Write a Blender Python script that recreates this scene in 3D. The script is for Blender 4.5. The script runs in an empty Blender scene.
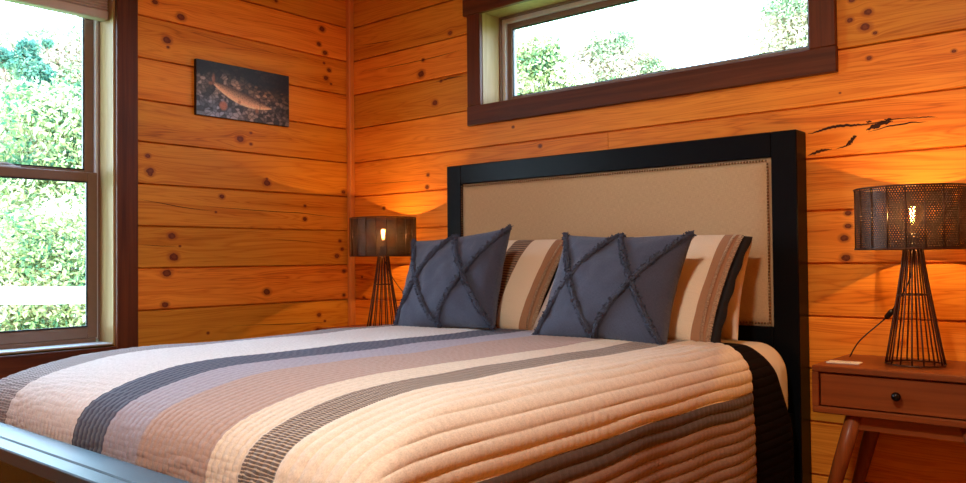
import bpy, math, random
import numpy as np
from mathutils import Vector, Matrix, noise
random.seed(7); rng = np.random.default_rng(7)
D = bpy.data; SC = bpy.context.scene; COL = SC.collection
G = 0.98                       # eye height above the floor; heights below are measured from eye level
PI = math.pi

# ------------------------------------------------------------------ mesh helpers
class MB:
    def __init__(s): s.v = []; s.f = []; s.m = []; s.uv = []; s.tone = []
    def add(s, vs, fs, mi=0, tone=0.0, uvs=None):
        o = len(s.v); s.v += [tuple(v) for v in vs]
        for k, f in enumerate(fs):
            s.f.append([o + i for i in f]); s.m.append(mi); s.tone.append(tone)
            s.uv.append(uvs[k] if uvs else None)
        return s
    def box(s, a, b, mi=0, bev=0.0, tone=0.0, M=None):
        x0, x1 = sorted((a[0], b[0])); y0, y1 = sorted((a[1], b[1])); z0, z1 = sorted((a[2], b[2]))
        e = min(bev, (x1-x0)*.45, (y1-y0)*.45, (z1-z0)*.45)
        if e <= 0:
            vs = [(x, y, z) for z in (z0, z1) for y in (y0, y1) for x in (x0, x1)]
            fs = [(0, 2, 3, 1), (4, 5, 7, 6), (0, 1, 5, 4), (1, 3, 7, 5), (3, 2, 6, 7), (2, 0, 4, 6)]
        else:
            vs = []; idx = {}
            for ix, X in enumerate((x0, x1)):
                for iy, Y in enumerate((y0, y1)):
                    for iz, Zz in enumerate((z0, z1)):
                        sx, sy, sz = (1, -1)[ix], (1, -1)[iy], (1, -1)[iz]
                        for ax in range(3):
                            p = [X, Y, Zz]
                            for q, sg in enumerate((sx, sy, sz)):
                                if q != ax: p[q] += sg*e
                            idx[(ix, iy, iz, ax)] = len(vs); vs.append(p)
            fs = []
            for ax in range(3):
                o1, o2 = [q for q in range(3) if q != ax]
                for sd in (0, 1):
                    c = []
                    for a_, b_ in ((0, 0), (1, 0), (1, 1), (0, 1)):
                        k = [0, 0, 0]; k[ax] = sd; k[o1] = a_; k[o2] = b_; c.append(idx[(*k, ax)])
                    if (sd == 0) ^ (ax == 1): c = c[::-1]
                    fs.append(c)
            for ax in range(3):          # edges along ax
                o1, o2 = [q for q in range(3) if q != ax]
                for a_ in (0, 1):
                    for b_ in (0, 1):
                        k0 = [0, 0, 0]; k0[o1] = a_; k0[o2] = b_; k1 = list(k0); k1[ax] = 1
                        fs.append([idx[(*k0, o1)], idx[(*k0, o2)], idx[(*k1, o2)], idx[(*k1, o1)]])
            for ix in (0, 1):
                for iy in (0, 1):
                    for iz in (0, 1): fs.append([idx[(ix, iy, iz, a_)] for a_ in range(3)])
        if M is not None: vs = [tuple(M @ Vector(v)) for v in vs]
        return s.add(vs, fs, mi, tone)
    def tube(s, pts, r, n=8, mi=0, caps=True, closed=False):
        pts = [Vector(p) for p in pts]; N = len(pts)
        rs = r if isinstance(r, (list, tuple)) else [r]*N
        up = Vector((0, 0, 1)); vs = []; prev = None
        for i, p in enumerate(pts):
            if closed: t = pts[(i+1) % N] - pts[i-1]
            else: t = pts[min(i+1, N-1)] - pts[max(i-1, 0)]
            t.normalize()
            if prev is None:
                a = t.cross(up)
                if a.length < 1e-3: a = t.cross(Vector((1, 0, 0)))
            else: a = prev - t*prev.dot(t)
            a.normalize(); prev = a; b = t.cross(a)
            for k in range(n):
                an = 2*PI*k/n; vs.append(p + (a*math.cos(an) + b*math.sin(an))*rs[i])
        fs = []
        for i in range(N if closed else N-1):
            j = (i+1) % N
            for k in range(n): k2 = (k+1) % n; fs.append((i*n+k, i*n+k2, j*n+k2, j*n+k))
        if caps and not closed:
            fs.append(tuple(range(n))[::-1]); fs.append(tuple((N-1)*n+k for k in range(n)))
        return s.add(vs, fs, mi)
    def lathe(s, prof, c=(0, 0, 0), n=32, mi=0, axis='z'):
        vs = []
        for r, z in prof:
            for k in range(n):
                a = 2*PI*k/n
                if axis == 'z': vs.append((c[0]+r*math.cos(a), c[1]+r*math.sin(a), c[2]+z))
                else: vs.append((c[0]+r*math.cos(a), c[1]-z, c[2]+r*math.sin(a)))
        fs = [(i*n+k, i*n+(k+1) % n, (i+1)*n+(k+1) % n, (i+1)*n+k) for i in range(len(prof)-1) for k in range(n)]
        return s.add(vs, fs, mi)
    def build(s, name, mats, parent=None, smooth=False, label=None):
        me = D.meshes.new(name); me.from_pydata(s.v, [], s.f)
        if not isinstance(mats, (list, tuple)): mats = [mats]
        for m in mats: me.materials.append(m)
        me.polygons.foreach_set('material_index', s.m)
        a = me.attributes.new('tone', 'FLOAT', 'FACE'); a.data.foreach_set('value', [float(t) for t in s.tone])
        if any(u is not None for u in s.uv):
            ul = me.uv_layers.new(name='UVMap'); flat = []
            for f, u in zip(s.f, s.uv):
                for q in range(len(f)): flat += list(u[q]) if u else [0, 0]
            ul.data.foreach_set('uv', flat)
        if smooth: me.polygons.foreach_set('use_smooth', [True]*len(s.f))
        me.validate(); me.update()
        o = D.objects.new(name, me); COL.objects.link(o)
        if parent: o.parent = parent
        if label: o['label'] = label
        return o

def fixnorm(o):
    import bmesh
    b = bmesh.new(); b.from_mesh(o.data); bmesh.ops.recalc_face_normals(b, faces=b.faces); b.to_mesh(o.data); b.free(); return o

def grid_mesh(name, P, UV, mat, parent=None, smooth=True, thick=0, closed_u=False):
    """P: (n,m,3) array of points, UV: (n,m,2)"""
    n, m = P.shape[:2]; me = D.meshes.new(name)
    idx = np.arange(n*m).reshape(n, m)
    F = np.stack([idx[:-1, :-1], idx[1:, :-1], idx[1:, 1:], idx[:-1, 1:]], -1).reshape(-1, 4)
    me.from_pydata(P.reshape(-1, 3).tolist(), [], F.tolist()); me.materials.append(mat)
    ul = me.uv_layers.new(name='UVMap'); ul.data.foreach_set('uv', UV.reshape(-1, 2)[F.reshape(-1)].reshape(-1).astype(np.float32))
    me.polygons.foreach_set('use_smooth', [smooth]*len(F)); me.update()
    o = D.objects.new(name, me); COL.objects.link(o)
    if parent: o.parent = parent
    if thick:
        md = o.modifiers.new('thickness', 'SOLIDIFY'); md.thickness = thick; md.offset = -1
    return o

def empty(name, loc=(0, 0, 0)):
    o = D.objects.new(name, None); COL.objects.link(o); o.location = loc; o.empty_display_size = .1; return o
def tag(o, label, cat, group=None, kind=None):
    o['label'] = label; o['category'] = cat
    if group: o['group'] = group
    if kind: o['kind'] = kind
    return o
def struct(o): o['kind'] = 'structure'; return o
def keep(o, parent):            # parent without moving
    o.parent = parent; o.matrix_parent_inverse = parent.matrix_basis.inverted(); return o

# ------------------------------------------------------------------ material helpers
class NT:
    def __init__(s, name):
        s.mat = D.materials.new(name); s.mat.use_nodes = True; s.t = s.mat.node_tree
        s.b = s.t.nodes['Principled BSDF']; s.out = s.t.nodes['Material Output']
    def n(s, ty, **kw):
        nd = s.t.nodes.new(ty)
        for k, v in kw.items(): setattr(nd, k, v)
        return nd
    def l(s, a, b): s.t.links.new(a, b)
    def put(s, sock, v):
        if hasattr(v, 'is_linked') or isinstance(v, bpy.types.NodeSocket): s.l(v, sock)
        else: sock.default_value = v
    def m(s, op, a, b=None, c=None, clamp=False):
        nd = s.n('ShaderNodeMath', operation=op); nd.use_clamp = clamp
        for i, v in enumerate((a, b, c)):
            if v is not None: s.put(nd.inputs[i], v)
        return nd.outputs[0]
    def vm(s, op, a, b=None, out=0, scale=None):
        nd = s.n('ShaderNodeVectorMath', operation=op); s.put(nd.inputs[0], a)
        if b is not None: s.put(nd.inputs[1], b)
        if scale is not None: s.put(nd.inputs['Scale'], scale)
        return nd.outputs[out]
    def comb(s, x, y, z=0.0):
        nd = s.n('ShaderNodeCombineXYZ')
        for i, v in enumerate((x, y, z)): s.put(nd.inputs[i], v)
        return nd.outputs[0]
    def sep(s, v): nd = s.n('ShaderNodeSeparateXYZ'); s.l(v, nd.inputs[0]); return nd.outputs
    def noise(s, vec, scale=5, detail=2, rough=.5, dist=0, col=False):
        nd = s.n('ShaderNodeTexNoise'); s.put(nd.inputs['Vector'], vec)
        nd.inputs['Scale'].default_value = scale; nd.inputs['Detail'].default_value = detail
        nd.inputs['Roughness'].default_value = rough; nd.inputs['Distortion'].default_value = dist
        return nd.outputs[1 if col else 0]
    def mr(s, v, a, b, c=0.0, d=1.0, smooth=False):
        nd = s.n('ShaderNodeMapRange'); nd.clamp = True
        if smooth: nd.interpolation_type = 'SMOOTHSTEP'
        s.put(nd.inputs[0], v)
        for i, q in enumerate((a, b, c, d)): s.put(nd.inputs[i+1], q)
        return nd.outputs[0]
    def ramp(s, v, stops, mode='LINEAR'):
        nd = s.n('ShaderNodeValToRGB'); s.put(nd.inputs[0], v); cr = nd.color_ramp; cr.interpolation = mode
        while len(cr.elements) > 1: cr.elements.remove(cr.elements[-1])
        cr.elements[0].position = stops[0][0]; cr.elements[0].color = (*stops[0][1], 1)
        for p, c in stops[1:]: e = cr.elements.new(p); e.color = (*c, 1)
        return nd.outputs[0]
    def mix(s, f, a, b, blend='MIX'):
        nd = s.n('ShaderNodeMix'); nd.data_type = 'RGBA'; nd.blend_type = blend
        s.put(nd.inputs[0], f)
        for i, v in ((6, a), (7, b)):
            if isinstance(v, tuple): nd.inputs[i].default_value = (*v[:3], 1)
            else: s.l(v, nd.inputs[i])
        return nd.outputs[2]
    def set(s, **kw):
        names = dict(color='Base Color', rough='Roughness', metal='Metallic', coat='Coat Weight', coatr='Coat Roughness', ior='IOR',
                     spec='Specular IOR Level', trans='Transmission Weight', sheen='Sheen Weight', em='Emission Color', ems='Emission Strength', sub='Subsurface Weight')
        for k, v in kw.items():
            if isinstance(v, tuple): v = (*v[:3], 1)
            s.put(s.b.inputs[names[k]], v)
        return s
    def bump(s, h, strength=.3, dist=.002):
        nd = s.n('ShaderNodeBump'); nd.inputs['Strength'].default_value = strength; nd.inputs['Distance'].default_value = dist
        s.l(h, nd.inputs['Height']); s.l(nd.outputs[0], s.b.inputs['Normal']); return s
    def obj(s): return s.n('ShaderNodeTexCoord').outputs['Object']
    def uv(s): return s.n('ShaderNodeTexCoord').outputs['UV']
    def attr(s, name, out=2): nd = s.n('ShaderNodeAttribute'); nd.attribute_name = name; return nd.outputs[out]

def lin(r, g, b):
    f = lambda c: (c/255/12.92) if c/255 <= .04045 else ((c/255+.055)/1.055)**2.4
    return (f(r), f(g), f(b))

def plain(name, col, rough=.5, metal=0, noise_amt=.12, nscale=40, bump=.1, **kw):
    t = NT(name); o = t.obj()
    n = t.noise(o, nscale, 4)
    c = t.mix(t.mr(n, .3, .7), tuple(x*(1-noise_amt) for x in col), tuple(min(1, x*(1+noise_amt)) for x in col))
    t.set(color=c, rough=rough, metal=metal, **kw)
    if bump: t.bump(n, bump, .001)
    return t.mat

def wood(name, light, dark, axis='x', rough=.4, fine=55, coat=0, gscale=1.0, bump=.12):
    t = NT(name); x, y, z = t.sep(t.obj())
    L, a, b = {'x': (x, y, z), 'y': (y, x, z), 'z': (z, x, y)}[axis]
    v = t.comb(t.m('MULTIPLY', L, 1.6*gscale), t.m('MULTIPLY', a, fine*gscale), t.m('MULTIPLY', b, fine*gscale))
    g = t.noise(v, 1, 5, .6, .6)
    v2 = t.comb(t.m('MULTIPLY', L, .9*gscale), t.m('MULTIPLY', a, 9*gscale), t.m('MULTIPLY', b, 9*gscale))
    g2 = t.noise(v2, 1, 2, .5, 1.2)
    f = t.m('ADD', t.m('MULTIPLY', g, .6), t.m('MULTIPLY', g2, .4))
    c = t.ramp(f, [(.33, dark), (.52, tuple((p+q)/2 for p, q in zip(light, dark))), (.68, light)])
    t.set(color=c, rough=rough, coat=coat, coatr=.2, spec=.25); t.bump(g, bump, .001)
    return t.mat

def plank_wood(name, axis, knots, light=None, mid=None, dark=None):
    """knotty pine boards: grain runs along `axis` and flows round every knot (position, z, radius)"""
    light = light or (.86, .32, .034); mid = mid or (.69, .195, .014); dark = dark or (.31, .060, .006)
    t = NT(name); x, y, z = t.sep(t.obj()); L = y if axis == 'y' else x
    tone = t.attr('tone')
    # gentle wander of the grain
    wob = t.m('MULTIPLY', t.m('SUBTRACT', t.noise(t.comb(t.m('MULTIPLY', L, 1.3), t.m('MULTIPLY', z, 4), t.m('MULTIPLY', tone, 31)), 1, 2), .5), .05)
    zz = t.m('ADD', z, wob)
    P = t.comb(L, z, 0.0); W = None; K = None
    for (kl, kz, r) in knots:
        d = t.vm('MULTIPLY', t.vm('SUBTRACT', P, (kl, kz, 0)), (1/(r*2.6), 1/(r*2.0), 0))
        dd = t.vm('DOT_PRODUCT', d, d, out=1)
        e = t.m('POWER', .37, dd)
        w = t.m('MULTIPLY', e, t.m('SUBTRACT', kz, z))
        W = w if W is None else t.m('ADD', W, w)
        K = e if K is None else t.m('MAXIMUM', K, e)
    if W is not None: zz = t.m('ADD', zz, t.m('MULTIPLY', W, .8))
    off = t.m('MULTIPLY', tone, 57.0)
    g1 = t.noise(t.comb(t.m('MULTIPLY', L, 2.2), t.m('MULTIPLY', zz, 150), off), 1, 4, .6, .2)
    g2 = t.noise(t.comb(t.m('MULTIPLY', L, .55), t.m('MULTIPLY', zz, 13), off), 1, 3, .5, 1.0)
    rings = t.m('ABSOLUTE', t.m('SINE', t.m('MULTIPLY', g2, 46)))
    f = t.m('ADD', t.m('ADD', t.m('MULTIPLY', g1, .22), t.m('MULTIPLY', rings, .18)), t.m('MULTIPLY', g2, .60))
    c = t.ramp(f, [(.22, dark), (.40, mid), (.62, light), (.85, tuple(min(1, q*1.1) for q in light))])
    tn = t.n('ShaderNodeTexWhiteNoise'); tn.noise_dimensions = '1D'; t.l(tone, tn.inputs['W'])
    hs = t.n('ShaderNodeHueSaturation'); t.l(c, hs.inputs['Color'])
    t.l(t.mr(tn.outputs[0], 0, 1, .76, 1.14), hs.inputs['Value']); t.l(t.mr(tn.outputs[0], 0, 1, .508, .494), hs.inputs['Hue'])
    c = hs.outputs[0]
    if K is not None:
        rag = t.m('ADD', K, t.m('MULTIPLY', t.m('SUBTRACT', t.noise(t.comb(L, z, off), 55, 3), .5), .16))
        halo = t.mr(rag, .55, .86, 0, .55, smooth=True)
        c = t.mix(halo, c, (.30, .055, .012))
        core = t.mr(rag, .84, .90, 0, 1, smooth=True)
        kn = t.noise(t.comb(L, z, 0.0), 160, 2)
        c = t.mix(core, c, t.mix(kn, (.055, .011, .004), (.26, .055, .014)))
        mid_ = t.m('MULTIPLY', t.mr(rag, .955, .985, 0, 1, smooth=True), .5)
        c = t.mix(mid_, c, (.26, .07, .02))
    t.set(color=c, rough=t.mr(g1, .3, .7, .42, .55), spec=.22); t.bump(g1, .10, .001)
    return t.mat

# ------------------------------------------------------------------ camera
f_, yaw, pit, rol = 829.045982, 0.706553046, .0201522355, -.00947109718
Fv = Vector((-math.sin(yaw)*math.cos(pit), math.cos(yaw)*math.cos(pit), math.sin(pit)))
R0 = Vector((math.cos(yaw), math.sin(yaw), 0)); U0 = R0.cross(Fv)
Rv = R0*math.cos(rol) + U0*math.sin(rol); Uv = -R0*math.sin(rol) + U0*math.cos(rol)
cam = D.objects.new('camera', D.cameras.new('camera')); COL.objects.link(cam)
M = Matrix((Rv, Uv, -Fv)).transposed().to_4x4(); M.translation = Vector((3.57838, -3.05791, G)); cam.matrix_world = M
cam.data.sensor_width = 36; cam.data.lens = 36*f_/966; cam.data.clip_start = .02; cam.data.clip_end = 200
SC.camera = cam

# ------------------------------------------------------------------ room shell
H = .19; Z0 = -.0306 + G
X1, Y1 = 4.35, -4.30           # right wall, front wall
FL, CE = 0.0, 2.80
LW = (-2.36, -1.352, -.362+G, 1.22+G)         # window 1 opening: y0,y1,z0,z1
BW = (.978, 2.545, .736+G, 1.198+G)           # window 2 opening: x0,x1,z0,z1
RX = 0.15                                     # wall thickness

knL = [(-1.19,.92,.010),(-1.19,1.01,.013),(-1.09,.955,.011)]  # refined below
def px(u, v, ax, val=0.0):
    d = Fv*f_ + Rv*(u-483) - Uv*(v-241.5); C = Vector((3.57838, -3.05791, G)); t = (val - C[ax])/d[ax]; return C + d*t
# board knots, read off as wall positions (metres along the wall, height, radius)
KL = [(155,2,9),(181,17,13),(167,40,13),(168,47,5),(322,29,12),(319,44,9),(325,53,10),(324,63,5),(329,70,9),(326,78,10),(331,84,5),
      (240,139,14),(251,133,5),(251,144,6),(148,156,8),(150,171,12),(276,1,6),(267,179,5),
      (150,174,8),(267,183,13),(222,196.5,9),(216,212,4),(305,206,6),(305,219,9),(343.5,192,9),(172,236,12),(180,246,4),(174,257,15),
      (340,241,7),(342,249,8),(337,256,10),(344,271,8),(167,273,14),(267,292,13),(165,305,11),(344,295,7),(319,315,9),(208,333,5),(325,321,5),(318,331,14)]
knots_left = []
for u, v, s in KL:
    p = px(u, v, 0); knots_left.append((round(p.y, 3), round(p.z, 3), s*.00150))
KB = [(450,33,9),(423,60,7),(421,74,15),(435,103,12),(441,81,6),(513,127,5),(540,146,7),(428,175,7),(852,0,9),(868,12,12),(865,27,14),(850,20,9),(875,33,6),
      (869,58,7),(954,51,6),(840,93,3),(848,213,9),(848,226,9),(844,238,12),(846,258,13),(362,277,5),(364,298,8),(427,187,9),(384,208,7),(880,123,5)]
knots_back = []
for u, v, s in KB:
    p = px(u, v, 1); knots_back.append((round(p.x, 3), round(p.z, 3), s*(.00145 if u < 600 else .0012)))

M_left = plank_wood('knotty_pine_left', 'y', knots_left)
M_back = plank_wood('knotty_pine_back', 'x', knots_back)
rk = lambda n, a, b: [(random.uniform(a, b), random.uniform(.1, 2.6), random.uniform(.008, .016)) for _ in range(n)]
M_right = plank_wood('knotty_pine_right', 'y', rk(14, Y1, 0))
M_front = plank_wood('knotty_pine_front', 'x', rk(14, 0, X1))
M_crack = plain('wood_check', (.035, .008, .002), .95, bump=0)

def plank_wall(name, axis, face, inward, a0, a1, hole, joints, mat, cracks=()):
    mb = MB(); k = math.floor((FL-Z0)/H)
    ch, cz = .007, .0052
    while Z0 + k*H < CE:
        z0, z1 = max(FL-.02, Z0+k*H), min(CE+.02, Z0+(k+1)*H)
        tone = random.random() + k
        cuts = [z0, z1]
        if hole:
            cuts += [q for q in (hole[0][2], hole[0][3]) if z0 < q < z1]
        cuts = sorted(cuts)
        for b0, b1 in zip(cuts[:-1], cuts[1:]):
            mid = (b0+b1)/2
            segs = [(a0, a1)]
            if hole and hole[0][2] < mid < hole[0][3]:
                ed = [a0] + [q for h_ in hole for q in h_[:2]] + [a1]; segs = list(zip(ed[::2], ed[1::2]))
            for j in joints.get(k, []):
                ns = []
                for s0, s1 in segs:
                    if s0 < j < s1: ns += [(s0, j-.0012), (j+.0012, s1)]
                    else: ns.append((s0, s1))
                segs = ns
            for si, (s0, s1) in enumerate(segs):
                lo = cz if abs(b0-z0) < 1e-6 else 0; hi = cz if abs(b1-z1) < 1e-6 else 0
                e = .0029
                pr = [(.034, b0)]
                pr += [(.017, b0), (.017, b0+e), (.004, b0+e), (0, b0+lo)] if lo else [(0, b0)]
                pr += [(0, b1-hi), (.004, b1-e), (.017, b1-e), (.017, b1)] if hi else [(0, b1)]
                pr += [(.034, b1)]
                prof = []
                for q in pr:
                    if not prof or q != prof[-1]: prof.append(q)
                vs = []
                for s_ in (s0, s1):
                    for dpt, zz in prof:
                        c = face - inward*dpt
                        vs.append((c, s_, zz) if axis == 'y' else (s_, c, zz))
                n = len(prof); fs = [(i, (i+1) % n, n+(i+1) % n, n+i) for i in range(n)] + [tuple(range(n)), tuple(range(2*n-1, n-1, -1))]
                mb.add(vs, fs, 0, tone + (si*.37 if joints.get(k) else 0))
        k += 1
    def slab(p0, p1, q0, q1):
        c0, c1 = sorted((face-inward*.033, face-inward*RX))
        mb.box((c0, p0, q0), (c1, p1, q1)) if axis == 'y' else mb.box((p0, c0, q0), (p1, c1, q1))
    if hole:
        ed = [a0] + [q for h_ in hole for q in h_[:2]] + [a1]
        for q0, q1 in zip(ed[::2], ed[1::2]): slab(q0, q1, FL, CE)
        for h0, h1, h2, h3 in hole: slab(h0, h1, FL, h2); slab(h0, h1, h3, CE)
    else: slab(a0, a1, FL, CE)
    # drying checks: thin dark slits lying on the boards
    for pts, w in cracks:
        n = len(pts); up = []; dn = []
        for i, (a, zz) in enumerate(pts):
            q = w*math.sin(PI*(i+.12)/(n-1+.24)); q = max(q, w*.15)
            c = face + inward*.0006
            up.append((c, a, zz+q) if axis == 'y' else (a, c, zz+q)); dn.append((c, a, zz-q) if axis == 'y' else (a, c, zz-q))
        mb.add(up+dn, [(i, i+1, n+i+1, n+i) for i in range(n-1)], 1)
    o = fixnorm(mb.build(name, [mat, M_crack])); return struct(o)

def crack_px(pts, ax, w, seed=0):
    rr = random.Random(seed+len(pts)); out = []
    for (u0, v0), (u1, v1) in zip(pts[:-1], pts[1:]):
        for q in range(8):
            t = q/8; p = px(u0+(u1-u0)*t, v0+(v1-v0)*t, ax); out.append((p.y if ax == 0 else p.x, p.z + rr.uniform(-1, 1)*w*.4))
    p = px(*pts[-1], ax); out.append((p.y if ax == 0 else p.x, p.z)); return (out, w)
cl = [crack_px(p, 0, w) for p, w in (([(139,199),(165,204),(190,208.5),(216,211.5)], .0016), ([(203,206),(250,210),(300,213),(346,218.5)], .0016),
      ([(139,244.5),(160,246),(178,246.5)], .0012), ([(262,238.5),(300,241),(322,243)], .0010), ([(232,325.5),(290,324),(336,321.5)], .0016))]
cb = [crack_px(p, 1, w) for p, w in (([(357,46),(380,42.5),(400,39)], .0014), ([(357,72.5),(400,65),(440,56),(464,49)], .0014), ([(436,82),(450,78),(463,76)], .003),
      ([(358,184),(390,182.5),(430,180)], .0009), ([(392,207),(420,206),(446,204.5)], .0010),
      ([(808,134),(818,131.5),(830,127.5),(844,125.5),(858,125),(873,123.5)], 0.0049), ([(866,129.5),(873,127),(882,123.5),(893,121.5)], 0.0087),
      ([(858,125.5),(876,123),(893,119.5),(918,116.5)], 0.0023), ([(868,132),(890,126),(912,122.5),(928,122)], 0.0026), ([(846,145),(852,140),(857,135.5)], 0.0098), ([(808,155.5),(818,151.5),(832,149)], 0.0052),
      ([(836,149),(846,146),(852,144)], 0.0023), ([(866,122),(872,121.5)], 0.0034), ([(905,119),(925,117),(938,117)], 0.0018), ([(884,120),(893,119)], 0.0041))]
plank_wall('wall_left', 'y', 0, 1, Y1, 0, [LW], {}, M_left, cl)
plank_wall('wall_back', 'x', 0, -1, -.15, X1+.15, [BW], {2: [1.681]}, M_back, cb)
plank_wall('wall_right', 'y', X1, -1, Y1, 0, None, {}, M_right)
plank_wall('wall_front', 'x', Y1, 1, 0, X1, None, {}, M_front)

M_floor = wood('floor_boards', (.34, .15, .05), (.17, .06, .018), 'x', .3, 40, .3)
M_ceil = wood('ceiling_boards', (.72, .36, .12), (.5, .2, .05), 'x', .5, 30)
mb = MB()
for i in range(36):
    y0 = Y1-.1 + i*.125
    if y0 < .12: mb.box((-.15, y0, FL-.06), (X1+.15, min(y0+.1235, .15), FL), 0, .0015, i*.31)
struct(mb.build('floor', M_floor))
mb = MB()
for i in range(36):
    y0 = Y1-.1 + i*.125
    if y0 < .12: mb.box((-.15, y0, CE), (X1+.15, min(y0+.1235, .15), CE+.05), 0, .003, i*.31)
struct(mb.build('ceiling', M_ceil))

M_trimc = wood('corner_pine', (.80, .31, .07), (.55, .17, .03), 'z', .4, 60)
struct(MB().box((.0015, -.036, FL), (.034, -.0015, CE), 0, .004).build('trim_1', M_trimc))
M_base = wood('baseboard_pine', (.62, .24, .06), (.40, .12, .02), 'x', .4, 60)
struct(MB().box((.03, -.016, FL), (X1, -.001, FL+.09), 0, .003).build('baseboard_back', M_base))
struct(MB().box((.001, Y1, FL), (.016, -.04, FL+.09), 0, .003).build('baseboard_left', M_base))

# ------------------------------------------------------------------ windows
M_walnut = wood('walnut_stain_z', (.165, .042, .011), (.050, .011, .003), 'z', .5, 45, 0)
M_walnutx = wood('walnut_stain_x', (.165, .042, .011), (.050, .011, .003), 'x', .5, 45, 0)
M_walnuty = wood('walnut_stain_y', (.165, .042, .011), (.050, .011, .003), 'y', .5, 45, 0)
M_jamb = wood('raw_pine_jamb', (.46, .30, .13), (.30, .18, .07), 'z', .5, 30)
M_vinyl = plain('taupe_vinyl', (.20, .125, .085), .42, noise_amt=.04, bump=0)
M_track = plain('pale_grey_track', (.62, .66, .70), .4, noise_amt=.03, bump=0)
M_gasket = plain('black_gasket', (.012, .014, .016), .5, bump=0)
t = NT('window_glass')
tr = t.n('ShaderNodeBsdfTransparent'); tr.inputs[0].default_value = (.95, .985, .98, 1)
gl = t.n('ShaderNodeBsdfGlossy'); gl.inputs['Roughness'].default_value = .02
mx = t.n('ShaderNodeMixShader'); fr = t.n('ShaderNodeFresnel'); fr.inputs[0].default_value = 1.45
t.l(t.m('MULTIPLY', fr.outputs[0], .5), mx.inputs[0]); t.l(tr.outputs[0], mx.inputs[1]); t.l(gl.outputs[0], mx.inputs[2]); t.l(mx.outputs[0], t.out.inputs[0])
M_glass = t.mat

# window 1, double hung in the left wall
w1 = struct(empty('window_1', (0, -1.85, LW[2])))
def part(name, mb, mat, parent, **k): o = mb.build(name, mat, None, **k); bpy.context.view_layer.update(); keep(o, parent); return o
y0, y1, z0, z1 = LW
part('casing', MB().box((.0, y1+.006, z0-.095), (.024, y1+.101, z1+.12), 0, .003), M_walnut, w1)
part('casing', MB().box((.0, y0-.094, z0-.095), (.024, y0-.006, z1+.12), 0, .003), M_walnut, w1)
part('casing', MB().box((.0, y0-.0055, z0-.095), (.0235, y1+.0055, z0-.006), 0, .003), M_walnuty, w1)
part('casing', MB().box((.0, y0-.0055, z1+.006), (.0235, y1+.0055, z1+.12), 0, .003), M_walnuty, w1)
part('jamb_liner', MB().box((-.15, y1-.002, z0), (.002, y1+.02, z1)).box((-.15, y0-.02, z0), (.002, y0+.002, z1)).box((-.15, y0, z0-.02), (.0, y1, z0+.002)).box((-.15, y0, z1-.002), (.0, y1, z1+.02)), M_jamb, w1)
# outer vinyl frame, then sashes
fx0, fx1 = -.20, -.122
part('window_frame', MB().box((fx0, y1-.009, z0), (fx1, y1-.002, z1), 0, .002).box((fx0, y0+.002, z0), (fx1, y0+.009, z1), 0, .002)
     .box((fx0, y0+.02, z0+.002), (fx1, y1-.02, z0+.026), 0, .002).box((fx0, y0+.02, z1-.03), (fx1, y1-.02, z1), 0, .002), M_vinyl, w1)
part('sash_track', MB().box((fx0+.004, y1-.020, z0+.02), (-.128, y1-.0092, z1-.03), 0, .001).box((fx0+.004, y0+.0092, z0+.02), (-.128, y0+.020, z1-.03), 0, .001), M_track, w1)
part('sill_strip', MB().box((-.118, y0+.002, z0+.0025), (-.002, y1-.002, z0+.0085), 0, .002), M_track, w1)
zm = .385+G
def sash(name, x0, x1, za, zb, rb, rt, st=.040, ins=.0365):
    s = MB().box((x0, y1-ins-st, za), (x1, y1-ins, zb), 0, .003).box((x0, y0+ins, za), (x1, y0+ins+st, zb), 0, .003)
    s.box((x0+.0005, y0+ins+st, za), (x1-.0005, y1-ins-st, za+rb), 0, .003).box((x0+.0005, y0+ins+st, zb-rt), (x1-.0005, y1-ins-st, zb), 0, .003)
    o = part(name, s, M_vinyl, w1)
    xm = (x0+x1)/2
    g = MB().box((xm-.004, y0+ins+st-.002, za+rb-.002), (xm+.004, y1-ins-st+.002, zb-rt+.002)).build('pane', M_glass); keep(g, o)
    k = MB(); a, b, c, d = y0+ins+st, y1-ins-st, za+rb, zb-rt
    k.box((xm+.004, b-.006, c), (xm+.012, b, d)).box((xm+.004, a, c), (xm+.012, a+.006, d)).box((xm+.004, a, c), (xm+.012, b, c+.006)).box((xm+.004, a, d-.006), (xm+.012, b, d))
    keep(k.build('gasket', M_gasket), o); return o
bpy.context.view_layer.update()
up = sash('upper_sash', -.176, -.146, zm-.008, z1-.03, .030, .035, .040, .0202)
lo = sash('lower_sash', -.1445, -.124, z0+.026, zm+.012, .050, .042, .044, .0135)
mb = MB(); mb.tube([(-.14+.0*i, -1.79+.10*i/10, zm+.012+.016*math.sin(PI*i/10)) for i in range(11)], .004, 6)
mb.box((-.15, -1.80, zm+.012), (-.13, -1.68, zm+.018), 0, .002)
part('sash_lock', mb, M_track, w1, label='pale curved sash lock')

# blind, raised, under the head casing
bl = tag(empty('window_blind', (-.06, -1.85, 1.06+G)), 'beige pleated blind pulled up at the top of the tall left window', 'blind')
M_blind = plain('beige_blind', (.42, .33, .27), .7, noise_amt=.04, bump=.05)
M_rail = plain('blind_rail', (.50, .42, .36), .45, noise_amt=.03, bump=0)
part('bottom_rail', MB().box((-.085, y0+.010, 1.066+G), (-.028, y1-.006, 1.106+G), 0, .006), M_rail, bl)
mb = MB()
for i in range(6): mb.box((-.088, y0+.012, 1.108+G+i*.0125), (-.030, y1-.008, 1.1195+G+i*.0125), 0, .004)
part('folded_pleats', mb, M_blind, bl)
part('head_rail', MB().box((-.09, y0+.006, 1.185+G), (-.026, y1-.006, z1-.003), 0, .003), M_rail, bl)

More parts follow.
